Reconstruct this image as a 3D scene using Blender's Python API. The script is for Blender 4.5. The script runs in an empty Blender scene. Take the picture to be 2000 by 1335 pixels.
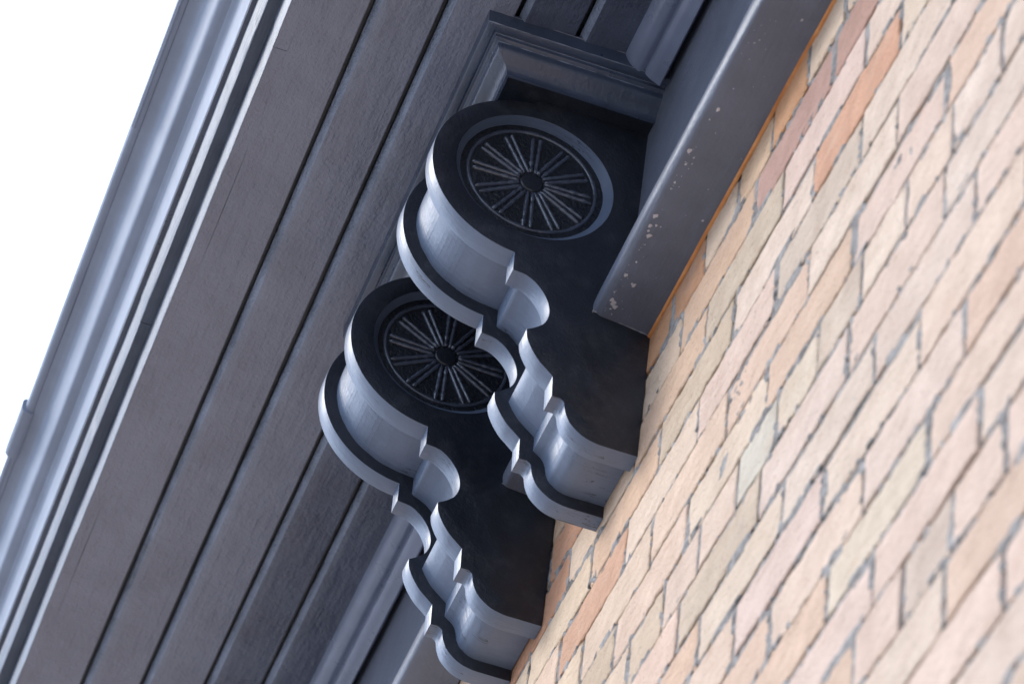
import bpy, bmesh, math, random
from mathutils import Vector, Matrix, noise
from mathutils.geometry import tessellate_polygon
random.seed(7)
R = math.radians
D = bpy.data
SC = bpy.context.scene
COL = SC.collection
ZO = 5.80            # height of the authoring origin (wheel centre of the near bracket) above the pavement

# ------------------------------------------------------------------ camera
cam = D.cameras.new('camera'); camo = D.objects.new('camera', cam); COL.objects.link(camo)
rt, dn, fw = (Vector((-0.322677, -0.941301, 0.099156)), Vector((0.630809, -0.29197, -0.718911)),
              Vector((0.705662, -0.169428, 0.687993)))
m = Matrix.Identity(4)
for i in range(3):
    m[i][0] = rt[i]; m[i][1] = -dn[i]; m[i][2] = -fw[i]
m.translation = Vector((-3.97957, 0.95166, -4.22342 + ZO))
camo.matrix_world = m
cam.sensor_width = 36; cam.lens = 132.3; cam.clip_start = 0.1; cam.clip_end = 3000
cam.dof.use_dof = True; cam.dof.focus_distance = 5.97; cam.dof.aperture_fstop = 6.3
SC.camera = camo

# ------------------------------------------------------------------ sky, sun, exposure
SUN_DIR = Vector((0.48, 0.69, 0.54)).normalized()      # from the scene towards the sun
w = D.worlds.new('World'); SC.world = w; w.use_nodes = True
nt = w.node_tree; nt.nodes.clear()
out = nt.nodes.new('ShaderNodeOutputWorld'); bg = nt.nodes.new('ShaderNodeBackground')
sky = nt.nodes.new('ShaderNodeTexSky'); sky.sky_type = 'NISHITA'; sky.sun_disc = False
sky.sun_elevation = math.asin(SUN_DIR.z); sky.sun_rotation = math.atan2(SUN_DIR.x, SUN_DIR.y)
sky.dust_density = 3.0; sky.air_density = 1.2
tc = nt.nodes.new('ShaderNodeTexCoord')
dot = nt.nodes.new('ShaderNodeVectorMath'); dot.operation = 'DOT_PRODUCT'
dot.inputs[1].default_value = Vector((0.60, 0.80, 0.0)).normalized()
nt.links.new(tc.outputs['Generated'], dot.inputs[0])
mr = nt.nodes.new('ShaderNodeMapRange'); mr.inputs['From Min'].default_value = -0.75; mr.inputs['From Max'].default_value = 0.85
mr.interpolation_type = 'SMOOTHSTEP'
nt.links.new(dot.outputs['Value'], mr.inputs['Value'])
ramp = nt.nodes.new('ShaderNodeMix'); ramp.data_type = 'RGBA'
ramp.inputs[6].default_value = (0.4, 0.5, 0.7, 1); ramp.inputs[7].default_value = (11.8, 14.6, 19.6, 1)
nt.links.new(mr.outputs[0], ramp.inputs[0])
mx = nt.nodes.new('ShaderNodeMix'); mx.data_type = 'RGBA'; mx.inputs[0].default_value = 0.85
nt.links.new(sky.outputs[0], mx.inputs[6]); nt.links.new(ramp.outputs[2], mx.inputs[7])
nt.links.new(mx.outputs[2], bg.inputs['Color']); bg.inputs['Strength'].default_value = 0.10
nt.links.new(bg.outputs[0], out.inputs[0])
sl = D.lights.new('sun', 'SUN'); so = D.objects.new('sun', sl); COL.objects.link(so)
sl.energy = 1.5; sl.angle = R(24); sl.color = (1.0, 0.95, 0.88)
so.rotation_euler = SUN_DIR.to_track_quat('Z', 'Y').to_euler()
so.location = (0, 4, 12)
SC.view_settings.view_transform = 'Standard'; SC.view_settings.look = 'None'
SC.view_settings.exposure = 0.90; SC.view_settings.gamma = 1.0
SC.render.engine = 'CYCLES'

# ------------------------------------------------------------------ material helpers
def newmat(name):
    mt = D.materials.new(name); mt.use_nodes = True
    n = mt.node_tree; n.nodes.clear()
    o = n.nodes.new('ShaderNodeOutputMaterial'); b = n.nodes.new('ShaderNodeBsdfPrincipled')
    n.links.new(b.outputs[0], o.inputs[0])
    return mt, n, b
def nz(n, scale, detail=3, rough=0.55, stretch=(1, 1, 1), src='Object'):
    t = n.nodes.new('ShaderNodeTexCoord'); mp = n.nodes.new('ShaderNodeMapping')
    mp.inputs['Scale'].default_value = stretch
    oi = n.nodes.new('ShaderNodeObjectInfo'); va = n.nodes.new('ShaderNodeVectorMath'); va.operation = 'ADD'
    n.links.new(t.outputs[src], va.inputs[0]); n.links.new(oi.outputs['Location'], va.inputs[1])    # no two copies wear alike
    n.links.new(va.outputs[0], mp.inputs[0])
    x = n.nodes.new('ShaderNodeTexNoise'); x.inputs['Scale'].default_value = scale
    x.inputs['Detail'].default_value = detail; x.inputs['Roughness'].default_value = rough
    n.links.new(mp.outputs[0], x.inputs['Vector'])
    return x.outputs['Fac']
def rmp(n, fac, stops):
    r = n.nodes.new('ShaderNodeValToRGB')
    e = r.color_ramp.elements
    e[0].position, e[0].color = stops[0][0], stops[0][1]
    e[1].position, e[1].color = stops[-1][0], stops[-1][1]
    for p, c in stops[1:-1]:
        q = e.new(p); q.color = c
    n.links.new(fac, r.inputs[0]); return r.outputs[0]
def mixc(n, fac, a, b, mode='MIX'):
    x = n.nodes.new('ShaderNodeMix'); x.data_type = 'RGBA'; x.blend_type = mode
    for s, v in ((x.inputs[0], fac), (x.inputs[6], a), (x.inputs[7], b)):
        if hasattr(v, 'is_linked') or hasattr(v, 'links'): n.links.new(v, s)
        else: s.default_value = v
    return x.outputs[2]
def math_(n, op, a, b=0.0):
    x = n.nodes.new('ShaderNodeMath'); x.operation = op
    for s, v in ((x.inputs[0], a), (x.inputs[1], b)):
        if hasattr(v, 'links'): n.links.new(v, s)
        else: s.default_value = v
    return x.outputs[0]
def bump(n, b, heights):
    prev = None
    for h, dist in heights:
        x = n.nodes.new('ShaderNodeBump'); x.inputs['Strength'].default_value = 1.0
        x.inputs['Distance'].default_value = dist
        n.links.new(h, x.inputs['Height'])
        if prev is not None: n.links.new(prev, x.inputs['Normal'])
        prev = x.outputs[0]
    n.links.new(prev, b.inputs['Normal'])
G = lambda v: (v, v, v, 1)

def paint(name, base, rough=0.36, stretch=(1, 1, 1), grain=0.0006, grain_scale=60, pebble=0.0003, var=0.25, spec=0.5,
          chips=None, dust=0.0, cmask=False, relief=0.0009, cracks=False):
    mt, n, b = newmat(name)
    v = nz(n, 9, 4, 0.6)
    dark = tuple(c * (1 - var) for c in base) + (1,); lite = tuple(c * (1 + var) for c in base) + (1,)
    c = rmp(n, v, [(0.3, dark), (0.7, lite)])
    if dust:
        dz = nz(n, 22, 6, 0.7)
        c = mixc(n, rmp(n, dz, [(0.52, G(0)), (0.75, G(dust))]), c, (0.16, 0.16, 0.17, 1))
    if chips:
        vor = n.nodes.new('ShaderNodeTexVoronoi'); vor.inputs['Scale'].default_value = chips[0]
        t = n.nodes.new('ShaderNodeTexCoord'); n.links.new(t.outputs['Object'], vor.inputs['Vector'])
        vor.inputs['Randomness'].default_value = 1.0
        wob = nz(n, chips[0] * 2.5, 3)
        dd = math_(n, 'ADD', vor.outputs['Distance'], math_(n, 'MULTIPLY', wob, 0.45))
        spot = math_(n, 'LESS_THAN', dd, chips[1])
        sep = n.nodes.new('ShaderNodeSeparateColor'); n.links.new(vor.outputs['Color'], sep.inputs[0])
        keep = math_(n, 'GREATER_THAN', sep.outputs[0], chips[2])
        k2 = math_(n, 'MULTIPLY', spot, keep)
        if cmask:       # chips only along the lower arris, where ladders rub
            sp = n.nodes.new('ShaderNodeSeparateXYZ'); n.links.new(t.outputs['Object'], sp.inputs[0])
            lo = math_(n, 'LESS_THAN', sp.outputs[2], -0.148)
            fr = math_(n, 'GREATER_THAN', math_(n, 'ADD', sp.outputs[1], math_(n, 'MULTIPLY', nz(n, 5, 3), .05)), 0.050)
            k2 = math_(n, 'MULTIPLY', k2, math_(n, 'MULTIPLY', math_(n, 'MULTIPLY', lo, fr), math_(n, 'GREATER_THAN', nz(n, 6, 3), 0.46)))
        c = mixc(n, k2, c, (0.42, 0.38, 0.40, 1))
    n.links.new(c, b.inputs['Base Color'])
    rr = nz(n, 14, 4, 0.6)
    n.links.new(math_(n, 'ADD', math_(n, 'MULTIPLY', rr, 0.22), rough - 0.11), b.inputs['Roughness'])
    b.inputs['Specular IOR Level'].default_value = spec
    g = nz(n, grain_scale, 5, 0.6, stretch)
    p = nz(n, 165, 3, 0.6)
    l = nz(n, 26, 2, 0.5)
    hs = [(l, relief), (g, grain), (p, pebble)]
    if cracks:      # hairline checks that follow the grain of the end blocks
        f = nz(n, 7, 4, 0.6, (7, .45, .45)); m_ = nz(n, 6, 2)
        ln = math_(n, 'MULTIPLY', math_(n, 'LESS_THAN', math_(n, 'ABSOLUTE', math_(n, 'SUBTRACT', f, 0.5)), 0.0035), math_(n, 'GREATER_THAN', m_, 0.56))
        c2 = mixc(n, ln, c, (0.02, 0.022, 0.03, 1)); n.links.new(c2, b.inputs['Base Color'])
    bump(n, b, hs)
    return mt
ALONG = (0.12, 1, 1)           # brush marks that run along the eaves
ROUND = (6.0, 0.5, 0.5)        # brush marks that run round a moulded edge
M = {}
M['side'] = paint('shaded_black_gloss_paint', (0.0165, 0.0200, 0.0290), 0.34, (1, 1, 1), 0.0010, 60, 0.0010, 0.35, 0.5, dust=0.16)  # bracket paint with the shade of its side faces put into the colour
M['edge'] = paint('lit_brushed_black_paint', (0.118, 0.154, 0.228), 0.42, ROUND, 0.0012, 22, 0.0003, 0.14, 0.7, cracks=True)  # same bracket paint, lightened where the edges catch the light
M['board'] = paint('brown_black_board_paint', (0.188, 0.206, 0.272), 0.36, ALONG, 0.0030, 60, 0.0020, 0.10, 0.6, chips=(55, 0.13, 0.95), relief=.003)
M['mould'] = paint('blue_black_moulding_paint', (0.050, 0.066, 0.108), 0.30, ALONG, 0.0010, 60, 0.0006, 0.2, 0.8)
M['roll'] = paint('blue_grey_roll_paint', (0.190, 0.225, 0.325), 0.30, ALONG, 0.0006, 60, 0.0002, 0.15, 0.8)
M['beam'] = paint('worn_black_beam_paint', (0.120, 0.134, 0.176), 0.43, ALONG, 0.0016, 60, 0.0007, 0.15, 0.5)
M['bare'] = paint('chalky_primer_spots', (0.50, 0.48, 0.52), 0.7)
M['rebate'] = paint('lit_rebate_paint', (0.200, 0.245, 0.340), 0.36, ALONG, 0.0030, 90, 0.0040, 0.35, 0.6)  # slope of the board grooves, its light put into the colour
M['inner_board'] = paint('shaded_board_paint', (0.078, 0.093, 0.138), 0.30, ALONG, 0.0026, 60, 0.0018, 0.2, 0.6, relief=.003)  # board paint darkened: the shade towards the beam is in the colour
M['gutter'] = paint('blue_grey_enamel', (0.240, 0.275, 0.350), 0.42, (0.05, 1, 1), 0.00025, 20, 0.00004, 0.08, 0.08)
M['fascia'] = paint('fascia_paint', (0.088, 0.106, 0.145), 0.44, ALONG, 0.0022, 70, 0.0002, 0.2, 0.3)
M['carve'] = paint('rough_black_carving_paint', (0.012, 0.015, 0.022), 0.30, (1, 1, 1), 0.0030, 130, 0.0025, 0.3, 0.5)
M['spoke'] = paint('carved_spoke_paint', (0.060, 0.072, 0.104), 0.20, (1, 1, 1), 0.0008, 130, 0.0008, 0.3, 1.0)

# brick, mortar, pavement
mt, n, b = newmat('hand_made_brick'); M['brick'] = mt
at = n.nodes.new('ShaderNodeVertexColor'); at.layer_name = 'Col'
c = mixc(n, 0.75, at.outputs[0], rmp(n, nz(n, 16, 5, 0.62), [(0.25, (0.88, 0.83, 0.78, 1)), (0.75, (1.28, 1.28, 1.27, 1))]), 'MULTIPLY')
c = mixc(n, rmp(n, nz(n, 38, 6, 0.7, (0.45, 1, 1)), [(0.58, G(0)), (0.78, G(0.55))]), c, (0.44, 0.23, 0.14, 1))
c = mixc(n, rmp(n, nz(n, 12, 6, 0.75, (0.5, 1, 1)), [(0.55, G(0)), (0.72, G(0.5))]), c, (0.56, 0.38, 0.28, 1))
c = mixc(n, rmp(n, nz(n, 150, 3, 0.6), [(0.62, G(0)), (0.70, G(0.5))]), c, (0.16, 0.095, 0.07, 1))
c = mixc(n, rmp(n, nz(n, 24, 6, 0.8), [(0.30, G(0.30)), (0.43, G(0))]), c, (0.36, 0.25, 0.19, 1))
c = mixc(n, rmp(n, nz(n, 7, 6, 0.75, (0.6, 1, 1)), [(0.60, G(0)), (0.74, G(0.35))]), c, (0.34, 0.29, 0.26, 1))
n.links.new(c, b.inputs['Base Color']); b.inputs['Roughness'].default_value = 0.88
bump(n, b, [(nz(n, 30, 5, 0.65, (0.5, 1, 1)), 0.009), (nz(n, 130, 5, 0.7), 0.0055)])
mt, n, b = newmat('lime_mortar'); M['mortar'] = mt
c = rmp(n, nz(n, 45, 6, 0.7), [(0.30, (0.045, 0.035, 0.03, 1)), (0.43, (0.165, 0.15, 0.14, 1)), (0.64, (0.32, 0.305, 0.29, 1))])
n.links.new(c, b.inputs['Base Color']); b.inputs['Roughness'].default_value = 0.95
bump(n, b, [(nz(n, 90, 5, 0.7), 0.004), (nz(n, 320, 3, 0.7), 0.0015)])
mt, n, b = newmat('paving'); M['paving'] = mt
c = rmp(n, nz(n, 2.0, 6, 0.65), [(0.3, (0.34, 0.30, 0.27, 1)), (0.7, (0.46, 0.42, 0.38, 1))])
br = n.nodes.new('ShaderNodeTexBrick'); t = n.nodes.new('ShaderNodeTexCoord'); n.links.new(t.outputs['Object'], br.inputs[0])
br.inputs['Scale'].default_value = 1.6; br.inputs['Mortar Size'].default_value = 0.012
br.inputs['Color1'].default_value = G(1); br.inputs['Color2'].default_value = G(0.88); br.inputs['Mortar'].default_value = G(0.45)
c = mixc(n, 1.0, c, br.outputs[0], 'MULTIPLY')
n.links.new(c, b.inputs['Base Color']); b.inputs['Roughness'].default_value = 0.9
M['arris'] = paint('arris_highlight', (0.22, 0.26, 0.34), 0.3)
M['caulk'] = paint('dusty_caulk', (0.24, 0.25, 0.29), 0.6)
mt, n, b = newmat('orange_brick_edge'); M['orange'] = mt
c = rmp(n, nz(n, 40, 5, 0.6), [(0.3, (0.52, 0.19, 0.05, 1)), (0.7, (0.66, 0.30, 0.11, 1))])
n.links.new(c, b.inputs['Base Color']); b.inputs['Roughness'].default_value = 0.85
bump(n, b, [(nz(n, 120, 4), 0.001)])

# ------------------------------------------------------------------ object helpers
def finish(me, mat, angle=34):
    me.materials.append(mat)
    me.polygons.foreach_set('use_smooth', [True] * len(me.polygons))
    me.update(); me.set_sharp_from_angle(angle=R(angle))
def tag(o, label, cat, group=None, kind=None):
    if kind: o['kind'] = kind
    else: o['label'] = label; o['category'] = cat; o['kind'] = 'thing'
    if group: o['group'] = group
    return o
def root(name, org, label, cat, group=None):
    o = D.objects.new(name, None); COL.objects.link(o); o.empty_display_size = 0.05
    o.location = (org[0], org[1], org[2] + ZO); o['org'] = org
    return tag(o, label, cat, group)
def obj(name, bm, mat, parent=None, org=(0, 0, 0), angle=34):
    """verts are authored in eaves coordinates; org = the origin of the object"""
    if parent is not None: org = tuple(parent['org'])
    me = D.meshes.new(name)
    if isinstance(bm, bmesh.types.BMesh):
        bmesh.ops.translate(bm, vec=(-org[0], -org[1], -org[2]), verts=bm.verts)
        bmesh.ops.recalc_face_normals(bm, faces=bm.faces)
        bm.to_mesh(me); bm.free()
    else:
        vs, fs = bm
        me.from_pydata([(v[0] - org[0], v[1] - org[1], v[2] - org[2]) for v in vs], [], fs)
    finish(me, mat, angle)
    o = D.objects.new(name, me); COL.objects.link(o); o['org'] = org
    if parent is not None: o.parent = parent
    else: o.location = (org[0], org[1], org[2] + ZO)
    return o
def chamfer(pts, r, closed=False, amin=20):
    n_ = len(pts); res = []
    for i, p in enumerate(pts):
        if not closed and i in (0, n_ - 1): res.append(p); continue
        a, c_ = Vector(pts[i - 1]), Vector(pts[(i + 1) % n_]); p = Vector(p)
        u, v = a - p, c_ - p
        if u.length < 1e-7 or v.length < 1e-7: continue
        ang = math.degrees(u.angle(-v, 0))
        if ang < amin: res.append(tuple(p)); continue
        k = min(r, u.length * .4, v.length * .4)
        s, e = p + u.normalized() * k, p + v.normalized() * k
        res += [tuple(s), tuple((s + e) * .25 + p * .5), tuple(e)]
    return res
def crm(pts, per=6):
    P = [Vector(p) for p in pts]; P = [P[0] * 2 - P[1]] + P + [P[-1] * 2 - P[-2]]; o = []
    for i in range(1, len(P) - 2):
        for k in range(per):
            t = k / per; a, b_, c_, d = P[i - 1], P[i], P[i + 1], P[i + 2]
            o.append(tuple(.5 * ((2 * b_) + (c_ - a) * t + (2 * a - 5 * b_ + 4 * c_ - d) * t * t + (3 * b_ - a - 3 * c_ + d) * t ** 3)))
    o.append(tuple(P[-2])); return o
def sweep(prof, x0, x1, step=0.03, wob=0.0006, seed=0, closed=True, caps=True, xs=None):
    """prof: (y, z) polygon swept along the eaves with a slight hand-made waviness"""
    bm = bmesh.new()
    if xs is None:
        k = max(1, int((x1 - x0) / step)); xs = [x0 + (x1 - x0) * i / k for i in range(k + 1)]
    rows = []
    for x in xs:
        row = []
        for j, (y, z_) in enumerate(prof):
            dy = wob * noise.noise(Vector((x * 3.1, seed + j * .13, 0))) + .4 * wob * noise.noise(Vector((x * 19, seed + j * .13, 5)))
            dz = wob * noise.noise(Vector((x * 2.7, seed + j * .13, 9))) + .4 * wob * noise.noise(Vector((x * 17, seed + j * .13, 3)))
            row.append(bm.verts.new((x, y + dy, z_ + dz)))
        rows.append(row)
    n_ = len(prof)
    for a, c_ in zip(rows, rows[1:]):
        for j in range(n_ if closed else n_ - 1):
            k = (j + 1) % n_
            bm.faces.new((a[j], a[k], c_[k], c_[j]))
    if caps and closed:
        tris = tessellate_polygon([[Vector((y, z_, 0)) for y, z_ in prof]])
        for rw in (rows[0], rows[-1]):
            for t in tris: bm.faces.new([rw[k] for k in t])
    return bm
def curve_panel(loops, x0, x1, bev=0.0012):
    """flat board cut to an outline in the y-z plane (with holes), with softened arrises"""
    bm = bmesh.new(); caps = {0: [], 1: []}
    for li, L in enumerate(loops):
        P = [Vector(L[0])]
        for p in L[1:]:
            if (Vector(p) - P[-1]).length > .0012: P.append(Vector(p))
        n_ = len(P); area = sum(P[k - 1].x * P[k].y - P[k].x * P[k - 1].y for k in range(n_)) / 2
        sg = (1 if area > 0 else -1) * (1 if li == 0 else -1)
        def off(d):
            o = []
            for k in range(n_):
                a, b_ = (P[k] - P[k - 1]).normalized(), (P[(k + 1) % n_] - P[k]).normalized()
                t = a + b_; t = t.normalized() if t.length > 1e-4 else a
                nn = Vector((-t.y, t.x)) * sg; cs = max(.6, abs(nn.dot(Vector((-a.y, a.x)))))
                o.append(P[k] + nn * d / cs)
            return o
        rings = []
        for x, d in ((x0, bev), (x0 + bev * .3, bev * .3), (x0 + bev, 0), (x1 - bev, 0), (x1 - bev * .3, bev * .3), (x1, bev)):
            rings.append([bm.verts.new((x, q.x, q.y)) for q in (off(d) if d else P)])
        for a, b_ in zip(rings, rings[1:]):
            for k in range(n_): bm.faces.new((a[k], a[(k + 1) % n_], b_[(k + 1) % n_], b_[k]))
        caps[0].append(rings[0]); caps[1].append(rings[-1])
    for c_ in (0, 1):
        flat_ = [v for r_ in caps[c_] for v in r_]
        for t in tessellate_polygon([[Vector((v.co.y, v.co.z, 0)) for v in r_] for r_ in caps[c_]]):
            try: bm.faces.new([flat_[k] for k in t])
            except ValueError: pass
    return bm

XA, XB = -3.6, 7.0      # the eaves run from XA to XB
W = -0.2125             # face of the brick wall
ZS = 0.236              # underside of the soffit boards

# ------------------------------------------------------------------ pavement
bm = bmesh.new()
gx = [-400, -60, -20, -8, 0, 8, 20, 60, 400]
gv = [[bm.verts.new((x, y, 0)) for y in gx] for x in gx]
for i in range(8):
    for j in range(8): bm.faces.new((gv[i][j], gv[i + 1][j], gv[i + 1][j + 1], gv[i][j + 1]))
o = obj('pavement', bm, M['paving']); o.location = (0, 0, 0); tag(o, '', '', kind='structure')

# ------------------------------------------------------------------ brick wall
wall = root('brick_wall', (0.0, W, -ZO), 'old cream and salmon brick wall in rough grey mortar, right of the black eaves', 'brick wall')
tops = [-0.0720 + .0915, -0.0720, -0.1635, -0.255, -0.347, -0.440, -0.532, -0.623, -0.714, -0.808, -0.899, -0.990, -1.082, -1.173, -1.270,
        -1.362, -1.447, -1.535, -1.627]
tops = [tops[0] + .0915 * k for k in (4, 3, 2, 1)] + tops
while tops[-1] > -ZO + .05: tops.append(tops[-1] - .0915)
off = [i for i, z_ in enumerate(tops) if abs(z_ + .1635) < 1e-6][0]      # row index of course 0 (top at -0.1635)
phase = {0: -.28, 1: -.121, 2: -.468, 3: -.2935, 4: -.123, 5: -.2935, 6: -.127, 7: -.286, 8: -.069, 9: -.284, 10: -.377, 11: -.518,
         12: -.942, 13: -.843, 14: -.986, 15: -.941, 16: -1.194, 17: -1.05}
SPECIAL = [('O', -.85, -.578), ('M', -.60, -.400), ('P', -.30, -.400), ('A', -.60, -.300), ('M', -.85, -.400), ('A', -.15, -.300), ('A', -.07, -.300),
 ('A', .05, -.300), ('R', .03, -.710), ('R', .14, -.630), ('P', .14, -.580), ('O', .37, -.440), ('O', .42, -.500), ('P', -.53, -.757), ('P', -.70, -.825), ('G', -.55, -.950),
 ('P', -.83, -.830), ('Q', -1.12, -.854), ('P', -1.29, -1.311), ('P', -1.34, -1.680), ('P', -.82, -1.400), ('P', -.93, -1.567),
 ('Q', -.71, -1.204), ('Y', -1.20, -1.710), ('P', .24, -.700), ('P', -.14, -.500), ('C', -1.03, -.931), ('O', .52, -.526), ('P', -.45, -.300)]
PAL = {'O': (.50, .270, .175), 'A': (.47, .260, .145), 'P': (.530, .372, .275), 'M': (.395, .245, .210), 'T': (.465, .368, .280), 'R': (.490, .295, .200),
       'C': (.560, .438, .352), 'Y': (.550, .440, .340), 'G': (.500, .452, .378), 'Q': (.560, .420, .336)}
def tint(kx, kz, rnd):
    for c_, x, z_ in SPECIAL:
        if kx[0] <= x <= kx[1] and kz[0] >= z_ >= kz[1]: return c_
    return rnd.choice('CCCCCCYYTQQQQP')
vs, fs, cols = [], [], []
heads = {}
def gridlines(a, b_, fine):
    e = [0, .0015, .004, .008]; L = b_ - a
    k = max(2, int((L - .016) / fine)); mid = [.008 + (L - .016) * i / k for i in range(1, k)]
    return [a + t for t in e + mid + [L - t for t in reversed(e)]]
def brick(x0, x1, z0, z1, col, det, rnd):
    """one brick face: z0 top, z1 bottom"""
    sx, sz, sy = rnd.uniform(-.0015, .0015), rnd.uniform(-.0012, .0012), rnd.uniform(-.0010, .0010)
    tw = rnd.uniform(-.004, .004); tz = rnd.uniform(-.010, .010); sd = rnd.uniform(0, 50)
    if det: us = gridlines(x0, x1, .009); ws = gridlines(z1, z0, .008)
    else: us = [x0, x0 + .006, x1 - .006, x1]; ws = [z1, z1 + .006, z0 - .006, z0]
    base = len(vs); nu, nw = len(us), len(ws); cx, cz = (x0 + x1) / 2, (z0 + z1) / 2
    for i in range(-1, nu + 1):
        for j in range(-1, nw + 1):
            u = us[min(max(i, 0), nu - 1)]; ww = ws[min(max(j, 0), nw - 1)]
            e = min(u - x0, x1 - u, ww - z1, z0 - ww); y = W + sy + (u - cx) * tw * .5 + (ww - cz) * tz
            if i in (-1, nu) or j in (-1, nw): y = W - .045
            else:
                if det:
                    y += .0007 * noise.noise(Vector((u * 14, ww * 22, sd))) + .0004 * noise.noise(Vector((u * 60, ww * 80, sd)))
                    nn = noise.noise(Vector((u * 30, ww * 30, sd + 9)))
                    y -= max(0, nn - .42) * .004
                    y -= .0022 * (1 - min(max(e, 0) / (.0035 + .003 * noise.noise(Vector((u * 40, ww * 40, sd + 3)))), 1)) ** 1.5
                else: y -= .003 * (e <= 0)
            du = .0030 * noise.noise(Vector((u * 9, ww * 9, sd + 5))) + .0030 * noise.noise(Vector((u * 45, ww * 45, 1))) + .0020 * noise.noise(Vector((u * 140, ww * 140, 1)))
            dw = .0030 * noise.noise(Vector((u * 9, ww * 9, sd + 15))) + .0032 * noise.noise(Vector((u * 45, ww * 45, 7))) + .0020 * noise.noise(Vector((u * 140, ww * 140, 7)))
            vs.append((u + sx + du, y, ww + sz + dw)); cols.append(col)
    H = nw + 2
    for i in range(nu + 1):
        for j in range(nw + 1):
            a = base + i * H + j
            fs.append((a, a + H, a + H + 1, a + 1))
rnd = random.Random(11)
for ri in range(len(tops) - 1):
    z0, z1 = tops[ri], tops[ri + 1]; k = ri - off
    header = (k % 7 == 1)
    ph = phase.get(k, rnd.uniform(0, .29)); pitch = .1345 if header else .2925
    if k == 8: pitch = .1392
    xlo, xhi = (-1.75, 1.0)
    x = ph - pitch * math.ceil((ph - XA) / pitch)
    while x < XB:
        jt = rnd.uniform(.0060, .0110); jb = rnd.uniform(.0045, .0085)
        if k == 11 and -1.2 < x < -.7 : jb = .017
        if k == 10 and -1.2 < x < -.6: jb = .014
        a, b_ = x + jt / 2, x + pitch - jt / 2
        heads.setdefault(ri, []).append(x)
        key = tint((a, b_), (z0, z1), rnd); base_c = PAL[key]
        g = rnd.uniform(.96, 1.03); col = (base_c[0] * g, base_c[1] * g * rnd.uniform(.985, 1.015), base_c[2] * g * rnd.uniform(.97, 1.03), 1)
        if x > -.75 or k < 3:
            wv = min(1, max(0, (x + .75) / .6)) if k >= 3 else 1
            col = (col[0] * (1 - .01 * wv), col[1] * (1 - .06 * wv), col[2] * (1 - .15 * wv), 1)
        det = (x > xlo - .3 and x < xhi and z0 > -1.95 and z1 < .0)
        if z1 < -ZO: z1 = -ZO + .002
        brick(a, b_, z0 - jb / 2, z1 + jb / 2, col, det, rnd)
        x += pitch
bw = obj('bricks', (vs, fs), M['brick'], wall, angle=60)
ca = bw.data.color_attributes.new('Col', 'FLOAT_COLOR', 'POINT')
flat = [c_ for q in cols for c_ in q]; ca.data.foreach_set('color', flat)
vs, fs = [], []
import bisect
asc = sorted(tops)
def mortar_sheet(x0, x1, z0, z1, st, sz=None):
    b0 = len(vs); nx = max(1, round((x1 - x0) / st)); nz_ = max(1, round((z1 - z0) / (sz or st)))
    for i in range(nx + 1):
        for j in range(nz_ + 1):
            x = x0 + (x1 - x0) * i / nx; z_ = z0 + (z1 - z0) * j / nz_
            a = noise.noise(Vector((x * 7, z_ * 12, 2))) + .7 * noise.noise(Vector((x * 34, z_ * 34, 4)))
            y = min(W - .0016, W - .0034 + .0036 * max(-1.6, a + .25)) + .0004 * noise.noise(Vector((x * 150, z_ * 150, 8)))
            if sz:      # the bedding has shrunk away under many bricks and left a crack
                q_ = bisect.bisect(asc, z_); dz = min((z_ - asc[t_] for t_ in (q_ - 1, min(q_, len(asc) - 1))), key=abs)
                if .0002 < dz < .0075:
                    g = noise.noise(Vector((x * 6, asc[q_ - 1] * 31 if dz > 0 else 0, 3))) + .7 * noise.noise(Vector((x * 38, z_ * 9, 6)))
                    y -= .012 * max(0, min(1, (g + .30) * 4))
                hx = heads.get(len(asc) - q_ - 1, [9]); near = min(abs(dz), min(abs(x - h_) for h_ in hx[max(0, bisect.bisect(hx, x) - 1):bisect.bisect(hx, x) + 1] or [9]))
                sm = noise.noise(Vector((x * 11, z_ * 16, 40))) + .8 * noise.noise(Vector((x * 55, z_ * 70, 41)))
                if near < .0135 and sm > .12: y = max(y, W - .0010 + .0022 * min(1, (sm - .12) * 3) * (1 - near / .0135) ** .5)
            vs.append((x, y, z_))
    for i in range(nx):
        for j in range(nz_):
            q = b0 + i * (nz_ + 1) + j; fs.append((q, q + nz_ + 1, q + nz_ + 2, q + 1))
mortar_sheet(-1.75, .9, -1.95, -.20, .0045, .0022)
mortar_sheet(XA, -1.75, -ZO, .30, .25); mortar_sheet(.9, XB, -ZO, .30, .25)
mortar_sheet(-1.75, .9, -ZO, -1.95, .25); mortar_sheet(-1.75, .9, -.20, .30, .05)
obj('mortar', (vs, fs), M['mortar'], wall, angle=80)

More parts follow.
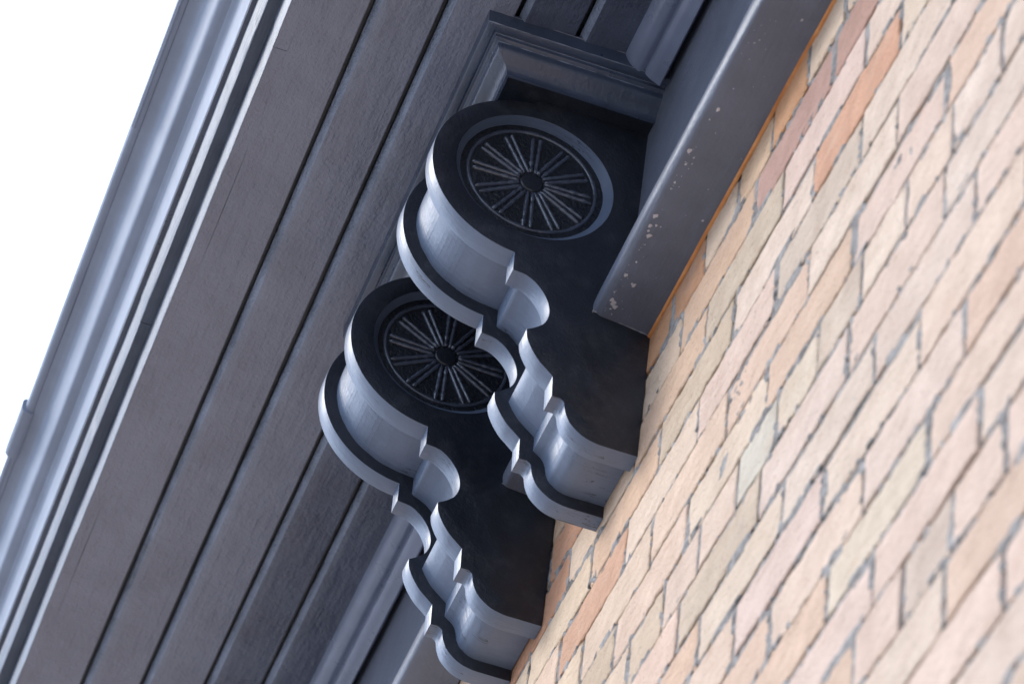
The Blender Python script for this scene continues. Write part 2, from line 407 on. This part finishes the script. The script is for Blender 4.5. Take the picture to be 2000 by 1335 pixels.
# ------------------------------------------------------------------ soffit boards
soff = root('soffit', (0, .1, ZS), 'dark brown painted tongue and groove boards lining the underside of the eaves', 'soffit')
edges = [0.4025, 0.3110, 0.2040, 0.0905, -0.0115, -0.1180, -0.2230]
for i in range(6):
    y1, y0 = edges[i], edges[i + 1]
    dz = (0, .0004, -.0004, .0005, 0, .0003)[i]
    pr = [(y1 - .0185, ZS + dz - .0040), (y1 - .034, ZS + dz - .0038), (y0 + .020, ZS + dz + .0000), (y0 + .0012, ZS + dz + .0008), (y0, ZS + dz + .0020), (y0, ZS + .022), (y1, ZS + .022), (y1 - .0002, ZS + .021),
          (y1 - .0078, ZS + .021), (y1 - .0080, ZS + .0080), (y1 - .0150, ZS + dz - .0020)]
    if i == 0: pr = [(y1, ZS + dz), (y0 + .0012, ZS + dz), (y0, ZS + dz + .0012), (y0, ZS + .022), (y1, ZS + .022)]
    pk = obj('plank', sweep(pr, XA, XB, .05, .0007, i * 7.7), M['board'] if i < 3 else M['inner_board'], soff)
    if i:       # rebates: light painted on the blue-grey slope, shade on the black slot
        pk.data.materials.append(M['rebate']); pk.data.materials.append(M['side']); n_ = len(pr); segs = max(1, int((XB - XA) / .05))
        for p in pk.data.polygons:
            if p.index < segs * n_:
                j = p.index % n_
                if j in (n_ - 2, n_ - 1): p.material_index = 1
                elif j >= 4: p.material_index = 2
# ------------------------------------------------------------------ fascia with its steps
fas = root('fascia', (0, .44, ZS), 'stepped painted fascia boards between the soffit and the gutter', 'fascia')
# lower batten is made of lengths butted end to end
pr = [(.4026, ZS + .0003), (.4026, ZS + .08), (.4349, ZS + .08), (.4284, ZS + .0020), (.4270, ZS - .0006)]
for (a, b_, sd) in ((XA, 0.1085, 1.0), (0.1100, 2.10, 2.0), (2.1015, XB, 3.0)):
    bt = obj('batten', sweep(pr, a, b_, .03, .0012, sd), M['board'], fas); bt.data.materials.append(M['fascia'])
    for p in bt.data.polygons:
        if abs(p.normal.y) > .6: p.material_index = 1
pr = [(.4342, ZS + .075), (.4342, ZS + .0640), (.4550, ZS + .0634), (.4566, ZS + .0655), (.4655, ZS + .140), (.4342, ZS + .140)]
for (a, b_, sd) in ((XA, 0.889, 11.0), (0.8902, XB, 12.0)):
    obj('upper_board', sweep(pr, a, b_, .03, .0011, sd), M['fascia'], fas)
pr = [(.30, ZS + .128), (.4725, ZS + .128), (.4725, ZS + .31), (.30, ZS + .31)]
obj('backing_board', sweep(pr, XA, XB, .2, .0, 13.0), M['mould'], fas)
# ------------------------------------------------------------------ gutter
gut = root('gutter', (0, .51, .40), 'glossy blue-grey ogee gutter running along the outer edge of the eaves', 'gutter')
outer = crm([(.4735, .3700), (.4755, .3745), (.4795, .3960), (.4850, .4200)], 5)[:-1] + crm([(.4850, .4200), (.4893, .4255), (.4945, .4300)], 4)[:-1] + \
        [(.4945, .4300), (.4949, .4312)] + crm([(.4953, .4316), (.5080, .4368), (.5170, .4440), (.5250, .4680), (.5330, .4900), (.5430, .4990), (.5568, .5050)], 7)
inner = [(y - .0022, z_ + .0018) for y, z_ in reversed(outer)]
pr = [(.4700, .545), (.4700, .3690)] + outer + [(.5572, .5200)] + [(.5550, .5200)] + inner + [(.4740, .376), (.4722, .545)]
obj('channel', sweep(pr, XA, XB, .12, .0009, 21.0), M['gutter'], gut, angle=24)
def lip(a, b_, far, name='rim'):
    pts = [(.5570, .5060), (.5600, .5052), (.5665, .5060), (.5715 + far, .5090), (.5745 + far, .5150), (.5745 + far, .5240), (.5710, .5290), (.5560, .5290)]
    obj(name, sweep(chamfer(pts, .0014, True, 15), a, b_, .06, .0005, 23.0), M['gutter'], gut)
lip(XA, 1.44, 0.0); lip(1.4402, XB, -.003)
pts = [(.5655, .5055), (.5690, .5040), (.5735, .5070), (.5748, .5110), (.5700, .5110)]
for a, b_ in ((XA, .64), (1.58, XB)): obj('hem', sweep(pts, a, b_, .06, .0003, 27.0), M['gutter'], gut)
pts = [(.5560, .5020), (.5640, .5005), (.5760, .5035), (.5815, .5100), (.5820, .5280), (.5780, .5340), (.5560, .5350), (.5560, .5020)]
obj('clip', sweep(chamfer(pts[:-1], .0014, True), 1.44, 1.58, .02, .0003, 29.0), M['gutter'], gut)
for xx in (-1.9, .52, 3.2):      # union straps round the trough, far apart
    pr2 = [(y + .0016, z_ - .0008) for y, z_ in outer] + [(y - .001, z_ + .001) for y, z_ in reversed(outer)]
    if xx != .52: obj('strap', sweep(pr2, xx, xx + .05, .02, .0002, 33.0), M['gutter'], gut)

# roof slope above, seen only from aside
roof = root('roof', (0, 0, .55), 'dark slate roof slope above the gutter', 'roof')
bm = bmesh.new()
pr = [(.535, .556), (.535, .570), (-1.4, 1.56), (-1.4, 1.53), (.47, .556)]
obj('roof_slope', sweep(pr, XA, XB, .5, 0), M['mould'], roof)
# ------------------------------------------------------------------ frieze beam on the wall
beam = root('frieze_beam', (0, -.17, -.1), 'black painted frieze beam along the top of the brick wall, chipped along its lower edge', 'beam')
pr = crm([(-.1740, ZS - .002), (-.1735, .150), (-.1728, .060), (-.1712, -.030), (-.1660, -.085), (-.1580, -.128), (-.1500, -.1600), (-.1400, -.1880)], 5)
pr = pr[:-1] + crm([(-.1400, -.1880), (-.1300, -.2000), (-.1228, -.2110), (-.1190, -.2240), (-.1175, -.2370), (-.1190, -.2470), (-.1235, -.2528), (-.1300, -.2553)], 5) + [(-.165, -.2585), (-.2105, -.2650)]
pr = pr + [(-.2110, -.262), (-.2110, ZS - .002)]
obj('beam_face', sweep(pr, XA, XB, .03, .0012, 31.0), M['beam'], beam, angle=50)

bm = bmesh.new(); rows = []; x = XA
while x < -.015:
    f = (x - .035) / .2925 % 1.0
    h = .0006 + .0042 * math.sin(math.pi * f) ** .7 + .0012 * noise.noise(Vector((x * 40, 0, 0)))
    if -.68 < x < -.52: h *= .35
    rows.append([bm.verts.new(p) for p in ((x, -.2122, -.2640), (x, -.2075, -.2650), (x, -.2068, -.2655 - h * .45), (x, -.2092, -.2655 - h), (x, -.2122, -.2660 - h))]); x += .008
for a, b_ in zip(rows, rows[1:]):
    for k in range(4): bm.faces.new((a[k], a[k + 1], b_[k + 1], b_[k]))
def caulk(p, q, r, seed, mat, par):
    bm2 = bmesh.new(); p, q = Vector(p), Vector(q); d = (q - p).normalized(); sd_ = d.orthogonal().normalized(); up = d.cross(sd_); rws = []
    for i in range(41):
        c_ = p + (q - p) * i / 40; rr = r * max(.12, .7 + 1.3 * noise.noise(Vector((seed, i * .33, 0)))); c_ = c_ + sd_ * r * .5 * noise.noise(Vector((seed, i * .2, 7)))
        rws.append([bm2.verts.new(c_ + (sd_ * math.cos(a_) + up * math.sin(a_)) * rr) for a_ in [2 * math.pi * k_ / 6 for k_ in range(6)]])
    for a, b_ in zip(rws, rws[1:]):
        for k in range(6): bm2.faces.new((a[k], a[(k + 1) % 6], b_[(k + 1) % 6], b_[k]))
    return obj('caulk', bm2, mat, par)
caulk((-.0212, -.1175, -.2505), (-.0212, -.2090, -.2660), .0011, 5, M['caulk'], beam)
caulk((-.0212, -.1200, -.2400), (-.0212, -.1170, -.2530), .0014, 8, M['caulk'], beam)
caulk((.4105, -.1175, -.2505), (.4105, -.2090, -.2660), .0011, 15, M['caulk'], beam)
caulk((-.1092, .1310, .2355), (-.1092, -.1040, .2355), .0008, 9, M['caulk'], beam)
for (x0_, y0_, x1_, y1_, r_, sd__) in ((-.05, .278, .07, .266, .0016, 51), (-.13, .285, .02, .283, .0011, 52), (.10, .218, .33, .222, .0010, 53), (1.30, .300, 1.62, .297, .0012, 54),
        (.55, .345, .80, .339, .0009, 55), (1.0, .235, 1.2, .231, .0012, 56), (.30, .372, .62, .377, .0008, 57)):
    g_ = caulk((x0_, y0_, ZS + .0003), (x1_, y1_, ZS + .0003), r_, sd__, M['board'], soff); g_.name = 'paint_run'
rc = random.Random(5); bmc = bmesh.new()
for k in range(90):
    cx_ = -.03 - abs(rc.choice((.02, .09, .17, .33, .6)) + rc.gauss(0, .03)) if k < 70 else rc.uniform(-1.2, .0)
    cy_ = -.1310 - abs(rc.gauss(0, .010)) if k < 70 else rc.uniform(-.205, -.13)
    r0 = .0006 + .0036 * rc.random() ** 5; zz = (-.2552 - (-.1290 - cy_) * .0917) if cy_ > -.165 else (-.2585 - (-.165 - cy_) * .1429)
    n_ = 9; ph_ = rc.random() * 6; cv = bmc.verts.new((cx_, cy_, zz - .0012)); rw = []
    for t in range(n_):
        q = r0 * rc.uniform(.55, 1.35); rw.append(bmc.verts.new((cx_ + q * 1.4 * math.cos(t * 6.283 / n_ + ph_), cy_ + q * math.sin(t * 6.283 / n_ + ph_), zz - .0006)))
    for t in range(n_): bmc.faces.new((cv, rw[t], rw[(t + 1) % n_]))
bf = [o_ for o_ in beam.children if o_.name.startswith('beam_face')][0]
bmesh.ops.translate(bmc, vec=tuple(-q for q in beam['org']), verts=bmc.verts)
for f in bmc.faces: f.material_index = 1
bmj = bmesh.new(); bmj.from_mesh(bf.data); tmp = D.meshes.new('t'); bmc.to_mesh(tmp); bmj.from_mesh(tmp); bmj.to_mesh(bf.data); D.meshes.remove(tmp)
bf.data.materials.append(M['bare'])
o = obj('brick_edge_line', bm, M['orange'], None, (-1.0, W, -.27)); tag(o, 'thin uneven orange line standing in for lit brick edges between the frieze beam and the brick wall', 'brickwork')  # brick edges in the gap, their bounced light put into the orange
# ------------------------------------------------------------------ capping block over the bracket pair with its mitred crown
XN, XF, YO = -.1088, .4316 + .165 + .0888, .1314
cap = root('capping_block', (.29, 0, .2), 'raised panel framed by mitred crown moulding above the pair of brackets', 'capping block')
crown = [(0, ZS + .004), (0.0, ZS - .001), (.0018, .2112), (.0030, .2100), (.0150, .2075), (.0165, .2092), (.0185, .2092), (.0200, .2070), (.0205, .2030),
         (.0262, .2012)] + crm([(.0270, .2000), (.0296, .1900), (.0380, .1835), (.0460, .1790), (.0520, .1725), (.0541, .1672)], 5) + \
        [(.0545, .1628), (.0585, .1622), (.0592, .1672)]
crown = crown[:1] + chamfer(crown[1:10], .0009, False, 25) + crown[10:]
def crown_bm():
    bm = bmesh.new(); rows = []
    ysub = [(-.2110 + (YO + .2110) * t) for t in [i / 14 for i in range(15)]]
    nseg = 34
    for stn in range(15 + nseg - 1 + 15):
        row = []
        for e, z_ in crown:
            if stn < 15:
                y = ysub[stn]; lim = YO - e; yy = -.2110 + (lim + .2110) * (stn / 14); p = (XN + e, yy, z_)
            elif stn < 15 + nseg - 1:
                t = (stn - 14) / nseg; p = (XN + e + (XF - XN - 2 * e) * t, YO - e, z_)
            else:
                t = (stn - 15 - nseg + 1) / 14; p = (XF - e, (YO - e) + (-.2110 - (YO - e)) * t, z_)
            nv = .0006 * noise.noise(Vector((p[0] * 14, p[1] * 14, e * 60)))
            row.append(bm.verts.new((p[0], p[1], p[2] + nv)))
        rows.append(row)
    for a, b_ in zip(rows, rows[1:]):
        for j in range(len(crown) - 1): bm.faces.new((a[j], a[j + 1], b_[j + 1], b_[j]))
    return bm
obj('crown_moulding', crown_bm(), M['mould'], cap, angle=30)
ARR = ((.0014, .2106, .0008, 61), (.0187, .2086, .0006, 62), (.0268, .2006, .0007, 63))
bm = bmesh.new(); e = .058
xs = [XN + e + (XF - XN - 2 * e) * i / 20 for i in range(21)]; ys = [-.2108 + (YO - e + .2108) * i / 10 for i in range(11)]
gv = [[bm.verts.new((x, y, .1672 + .0005 * noise.noise(Vector((x * 12, y * 12, 0))))) for y in ys] for x in xs]
for i in range(20):
    for j in range(10): bm.faces.new((gv[i][j], gv[i + 1][j], gv[i + 1][j + 1], gv[i][j + 1]))
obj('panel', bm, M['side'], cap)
for e_, z_, r_, sd__ in ARR:
    g_ = caulk((XN + e_, YO - e_, z_), (XN + e_, -.165, z_), r_, sd__, M['arris'], cap); g_.name = 'arris_glint'  # thin pale beads put in as highlights along the crown arrises
# roll moulding in the corner of soffit and beam, one length each side of the block
roll = [(-.0970, ZS + .004), (-.0970, ZS - .0008)] + crm([(-.0985, ZS - .0050), (-.1040, .2215), (-.1120, .2130), (-.1225, .2090), (-.1290, .2105)], 5) + \
       [(-.1300, .2125), (-.1330, .2125), (-.1340, .2095)] + crm([(-.1360, .2060), (-.1430, .1995), (-.1520, .1950), (-.1590, .1915), (-.1615, .1930)], 4) + \
       [(-.1630, .1960), (-.1635, ZS + .004)]
for (a, b_, lab) in ((XA, XN + .004, 'double roll moulding above the beam, nearer length, before the brackets at the top'),
                     (XF - .004, XB, 'double roll moulding above the beam, farther length, beyond the lower bracket')):
    o = obj('roll_moulding', sweep(roll, a, b_, .04, .0009, 41.0), M['roll'], None, ((a + b_) / 2, -.13, ZS), 32)
    tag(o, lab, 'moulding', 'roll mouldings under the soffit')

# ------------------------------------------------------------------ brackets
CY, CZ, CR = 0.0, -.012, .1675
outl = [(-.2120, .1680), (.0040, .1680)]
for i in range(49):
    a = R(82 - (82 + 84.5) * i / 48); outl.append((CY + CR * math.cos(a), CZ + CR * math.sin(a)))
outl += [(.0149, -.2155)]
outl += crm([(.0140, -.2158), (-.0095, -.2195), (-.0300, -.2350), (-.0448, -.2580), (-.0500, -.2830), (-.0451, -.3034), (-.0335, -.3168), (-.0189, -.3275)], 6)
outl += crm([(-.0187, -.3300), (-.0212, -.3450), (-.0300, -.3640), (-.0430, -.3828), (-.0556, -.3948), (-.0676, -.4058)], 5)
outl += [(-.0698, -.4450), (-.0815, -.4446)]
outl += crm([(-.0840, -.4452), (-.0893, -.4500), (-.0915, -.4600), (-.0940, -.4700), (-.1010, -.4845), (-.1120, -.4962), (-.1270, -.5060), (-.1450, -.5110), (-.1560, -.5120)], 4)
outl += [(-.2120, -.5120)]
def resample(L, d):
    o = []
    for i in range(len(L)):
        a, b_ = Vector(L[i]), Vector(L[(i + 1) % len(L)]); k = max(1, int((b_ - a).length / d))
        for j in range(k): o.append(a + (b_ - a) * j / k)
    return o
def inset(L, d):
    P = resample(L, .0035); n_ = len(P); area = sum(P[i - 1].x * P[i].y - P[i].x * P[i - 1].y for i in range(n_)) / 2
    sg = 1 if area > 0 else -1; Q = []
    segs = [(P[i], P[(i + 1) % n_]) for i in range(n_)]
    for i in range(n_):
        t = (P[(i + 1) % n_] - P[i]); t2 = (P[i] - P[i - 1])
        for tt in (t2, t):
            if tt.length < 1e-8: continue
            nn = Vector((-tt.y, tt.x)).normalized() * sg; Q.append(P[i] + nn * d)
    def dist(q):
        m_ = 9
        for a, b_ in segs:
            ab = b_ - a; l2 = ab.length_squared
            if l2 < 1e-12: continue
            t = max(0, min(1, (q - a).dot(ab) / l2)); m_ = min(m_, (q - a - ab * t).length)
        return m_
    Q = [q for q in Q if dist(q) > d - .0004]
    o = [Q[0]]
    for q in Q[1:]:
        if (q - o[-1]).length > .0012: o.append(q)
    # close the gaps at inner corners with their mitre point
    res = []
    for k in range(len(o)):
        res.append(o[k]); a, b_ = o[k], o[(k + 1) % len(o)]
        if (b_ - a).length > .008 and k > 1 and k < len(o) - 3:
            d1 = (o[k] - o[k - 2]).normalized(); d2 = (o[k + 1] - o[k + 3]).normalized()
            den = d1.x * d2.y - d1.y * d2.x
            if abs(den) > .2:
                t = ((b_.x - a.x) * d2.y - (b_.y - a.y) * d2.x) / den
                if 0 < t < .05: res.append(a + d1 * t)
    o = res
    return [(q.x, q.y) for q in o]
core = inset(outl, .0225)
core = [(max(y, -.2118), z_) for y, z_ in core]
# run the core back to the wall and up to the panel
core = [((-.2116 if y < -.185 else y), z_) for y, z_ in core]
core = [(y, (.1675 if z_ > .140 and y < .02 else z_)) for y, z_ in core]
circ = [(CY + .129 * math.cos(t), CZ + .007 + .129 * math.sin(t)) for t in [2 * math.pi * i / 96 for i in range(96)]]
def bar(p, q, r, rough, seed, seg=10):
    """a hand carved bead from p to q in the plane of the rosette"""
    bm = bmesh.new(); add_bar(bm, p, q, r, rough, seed, seg); return bm
def add_bar(bm, p, q, r, rough, seed, seg=10):
    p, q = Vector(p), Vector(q); d = (q - p); L = d.length; d.normalize(); side = Vector((0, -d.z, d.y)); rows = []
    for i in range(seg + 1):
        t = i / seg; c_ = p + d * L * t; rr = r * (1 + rough * noise.noise(Vector((seed, t * 9, 0))))
        if i in (0, seg): rr *= .5
        row = []
        for k in range(7):
            a = math.pi * k / 6
            row.append(bm.verts.new(c_ + side * rr * math.cos(a) + Vector((-1, 0, 0)) * rr * 1.15 * math.sin(a)))
        rows.append(row)
    for a, b_ in zip(rows, rows[1:]):
        for k in range(6): bm.faces.new((a[k], a[k + 1], b_[k + 1], b_[k]))
def ring(r, rad, h, x, rough=.3, seed=0, nseg=96):
    bm = bmesh.new(); rows = []
    for i in range(nseg):
        t = 2 * math.pi * i / nseg; rr = rad * (1 + rough * noise.noise(Vector((seed, math.cos(t) * 4, math.sin(t) * 4))))
        row = []
        for k in range(7):
            a = math.pi * k / 6; q = r + rr * math.cos(a)
            row.append(bm.verts.new((x - h * rr / rad * math.sin(a), CY + q * math.cos(t), CZ + .0150 + q * math.sin(t))))
        rows.append(row)
    for i in range(nseg):
        a, b_ = rows[i], rows[(i + 1) % nseg]
        for k in range(6): bm.faces.new((a[k], a[k + 1], b_[k + 1], b_[k]))
    return bm
def bracket(label, seed):
    rt_ = root('cornice_bracket', (0, -.10, -.512), label, 'bracket', 'pair of scrolled brackets under the eaves')
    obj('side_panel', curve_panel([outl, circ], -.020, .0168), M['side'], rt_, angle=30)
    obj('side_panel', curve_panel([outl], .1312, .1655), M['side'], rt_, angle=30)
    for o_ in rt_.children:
        # one black paint: the outline takes its lit copy, the faces its shaded copy
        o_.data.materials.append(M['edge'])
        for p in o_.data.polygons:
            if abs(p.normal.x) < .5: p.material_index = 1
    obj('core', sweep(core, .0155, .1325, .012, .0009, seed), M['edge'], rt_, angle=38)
    # carved rosette: a rough disc sunk behind the round opening
    bm = bmesh.new(); c0 = bm.verts.new((.0, CY, CZ + .007)); prev = None; N = 72; rr = [.012 * i for i in range(1, 12)] 
    rows = []
    for q in rr:
        rows.append([bm.verts.new((.0008 * noise.noise(Vector((q * 90, k * .8, seed))), CY + q * math.cos(2 * math.pi * k / N), CZ + .007 + q * math.sin(2 * math.pi * k / N))) for k in range(N)])
    for k in range(N): bm.faces.new((c0, rows[0][k], rows[0][(k + 1) % N]))
    for a, b_ in zip(rows, rows[1:]):
        for k in range(N): bm.faces.new((a[k], a[(k + 1) % N], b_[(k + 1) % N], b_[k]))
    ros = obj('rosette', bm, M['carve'], rt_)
    for k in range(12):
        a = R(30 * k + .8 * math.sin(k * 2.3 + seed)); u = Vector((0, math.cos(a), math.sin(a))); v = Vector((0, -math.sin(a), math.cos(a)))
        c_ = Vector((0, 0, 0)); bm = bmesh.new()
        for s in (-1, 1):
            add_bar(bm, c_ + u * .021 + v * s * .0040, c_ + u * (.0985 + .001 * s) + v * s * .0062, .0033, .45, seed + k * 3 + s, 22)
        obj('spoke', bm, M['spoke'], ros)
    bm = ring(.1050, .0032, .0030, .0, .5, seed); obj('rim', bm, M['spoke'], ros)
    bm = bmesh.new(); r1 = []; r2 = []      # the splayed reveal round the carving
    for k in range(96):
        t = 2 * math.pi * k / 96; r1.append(bm.verts.new((-.0182, CY + .1286 * math.cos(t), CZ + .007 + .1286 * math.sin(t))))
        wv = .0006 * noise.noise(Vector((seed, math.cos(t) * 3, math.sin(t) * 3)))
        r2.append(bm.verts.new((.0004, CY + (.1175 + wv) * math.cos(t), CZ + .0165 + (.1175 + wv) * math.sin(t))))
    for k in range(96): bm.faces.new((r1[k], r1[(k + 1) % 96], r2[(k + 1) % 96], r2[k]))
    obj('reveal', bm, M['edge'], ros)
    bm = bmesh.new(); rows = []; prof = [(.0, -.0030), (.010, -.0028), (.0165, -.0020), (.0190, .0006)]
    c0 = bm.verts.new((-.0030, 0, 0))
    for q, h in prof[1:]: rows.append([bm.verts.new((h, q * math.cos(2 * math.pi * k / 32), q * math.sin(2 * math.pi * k / 32))) for k in range(32)])
    for k in range(32): bm.faces.new((c0, rows[0][k], rows[0][(k + 1) % 32]))
    for a, b_ in zip(rows, rows[1:]):
        for k in range(32): bm.faces.new((a[k], a[(k + 1) % 32], b_[(k + 1) % 32], b_[k]))
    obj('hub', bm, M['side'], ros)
    return rt_
b1 = bracket('nearer scrolled black bracket, upper in the photo, its carved spoked wheel fully in view', 3.0)
b2 = b1.copy(); COL.objects.link(b2); b2.location.x += .4316
b2['label'] = 'farther scrolled black bracket, lower in the photo, its spoked wheel partly hidden by the other'
for ch in list(b1.children):
    c1 = ch.copy(); COL.objects.link(c1); c1.parent = b2
    if c1.name.startswith('rosette'):
        th = R(1.6); cz_ = CZ + .007 + .512; cy_ = CY + .10; c1.rotation_euler.x = th
        c1.location = (0, cy_ - (cy_ * math.cos(th) - cz_ * math.sin(th)), cz_ - (cy_ * math.sin(th) + cz_ * math.cos(th)))
    for g in list(ch.children):
        g1 = g.copy(); COL.objects.link(g1); g1.parent = c1

for o in D.objects:
    if 'org' in o: del o['org']
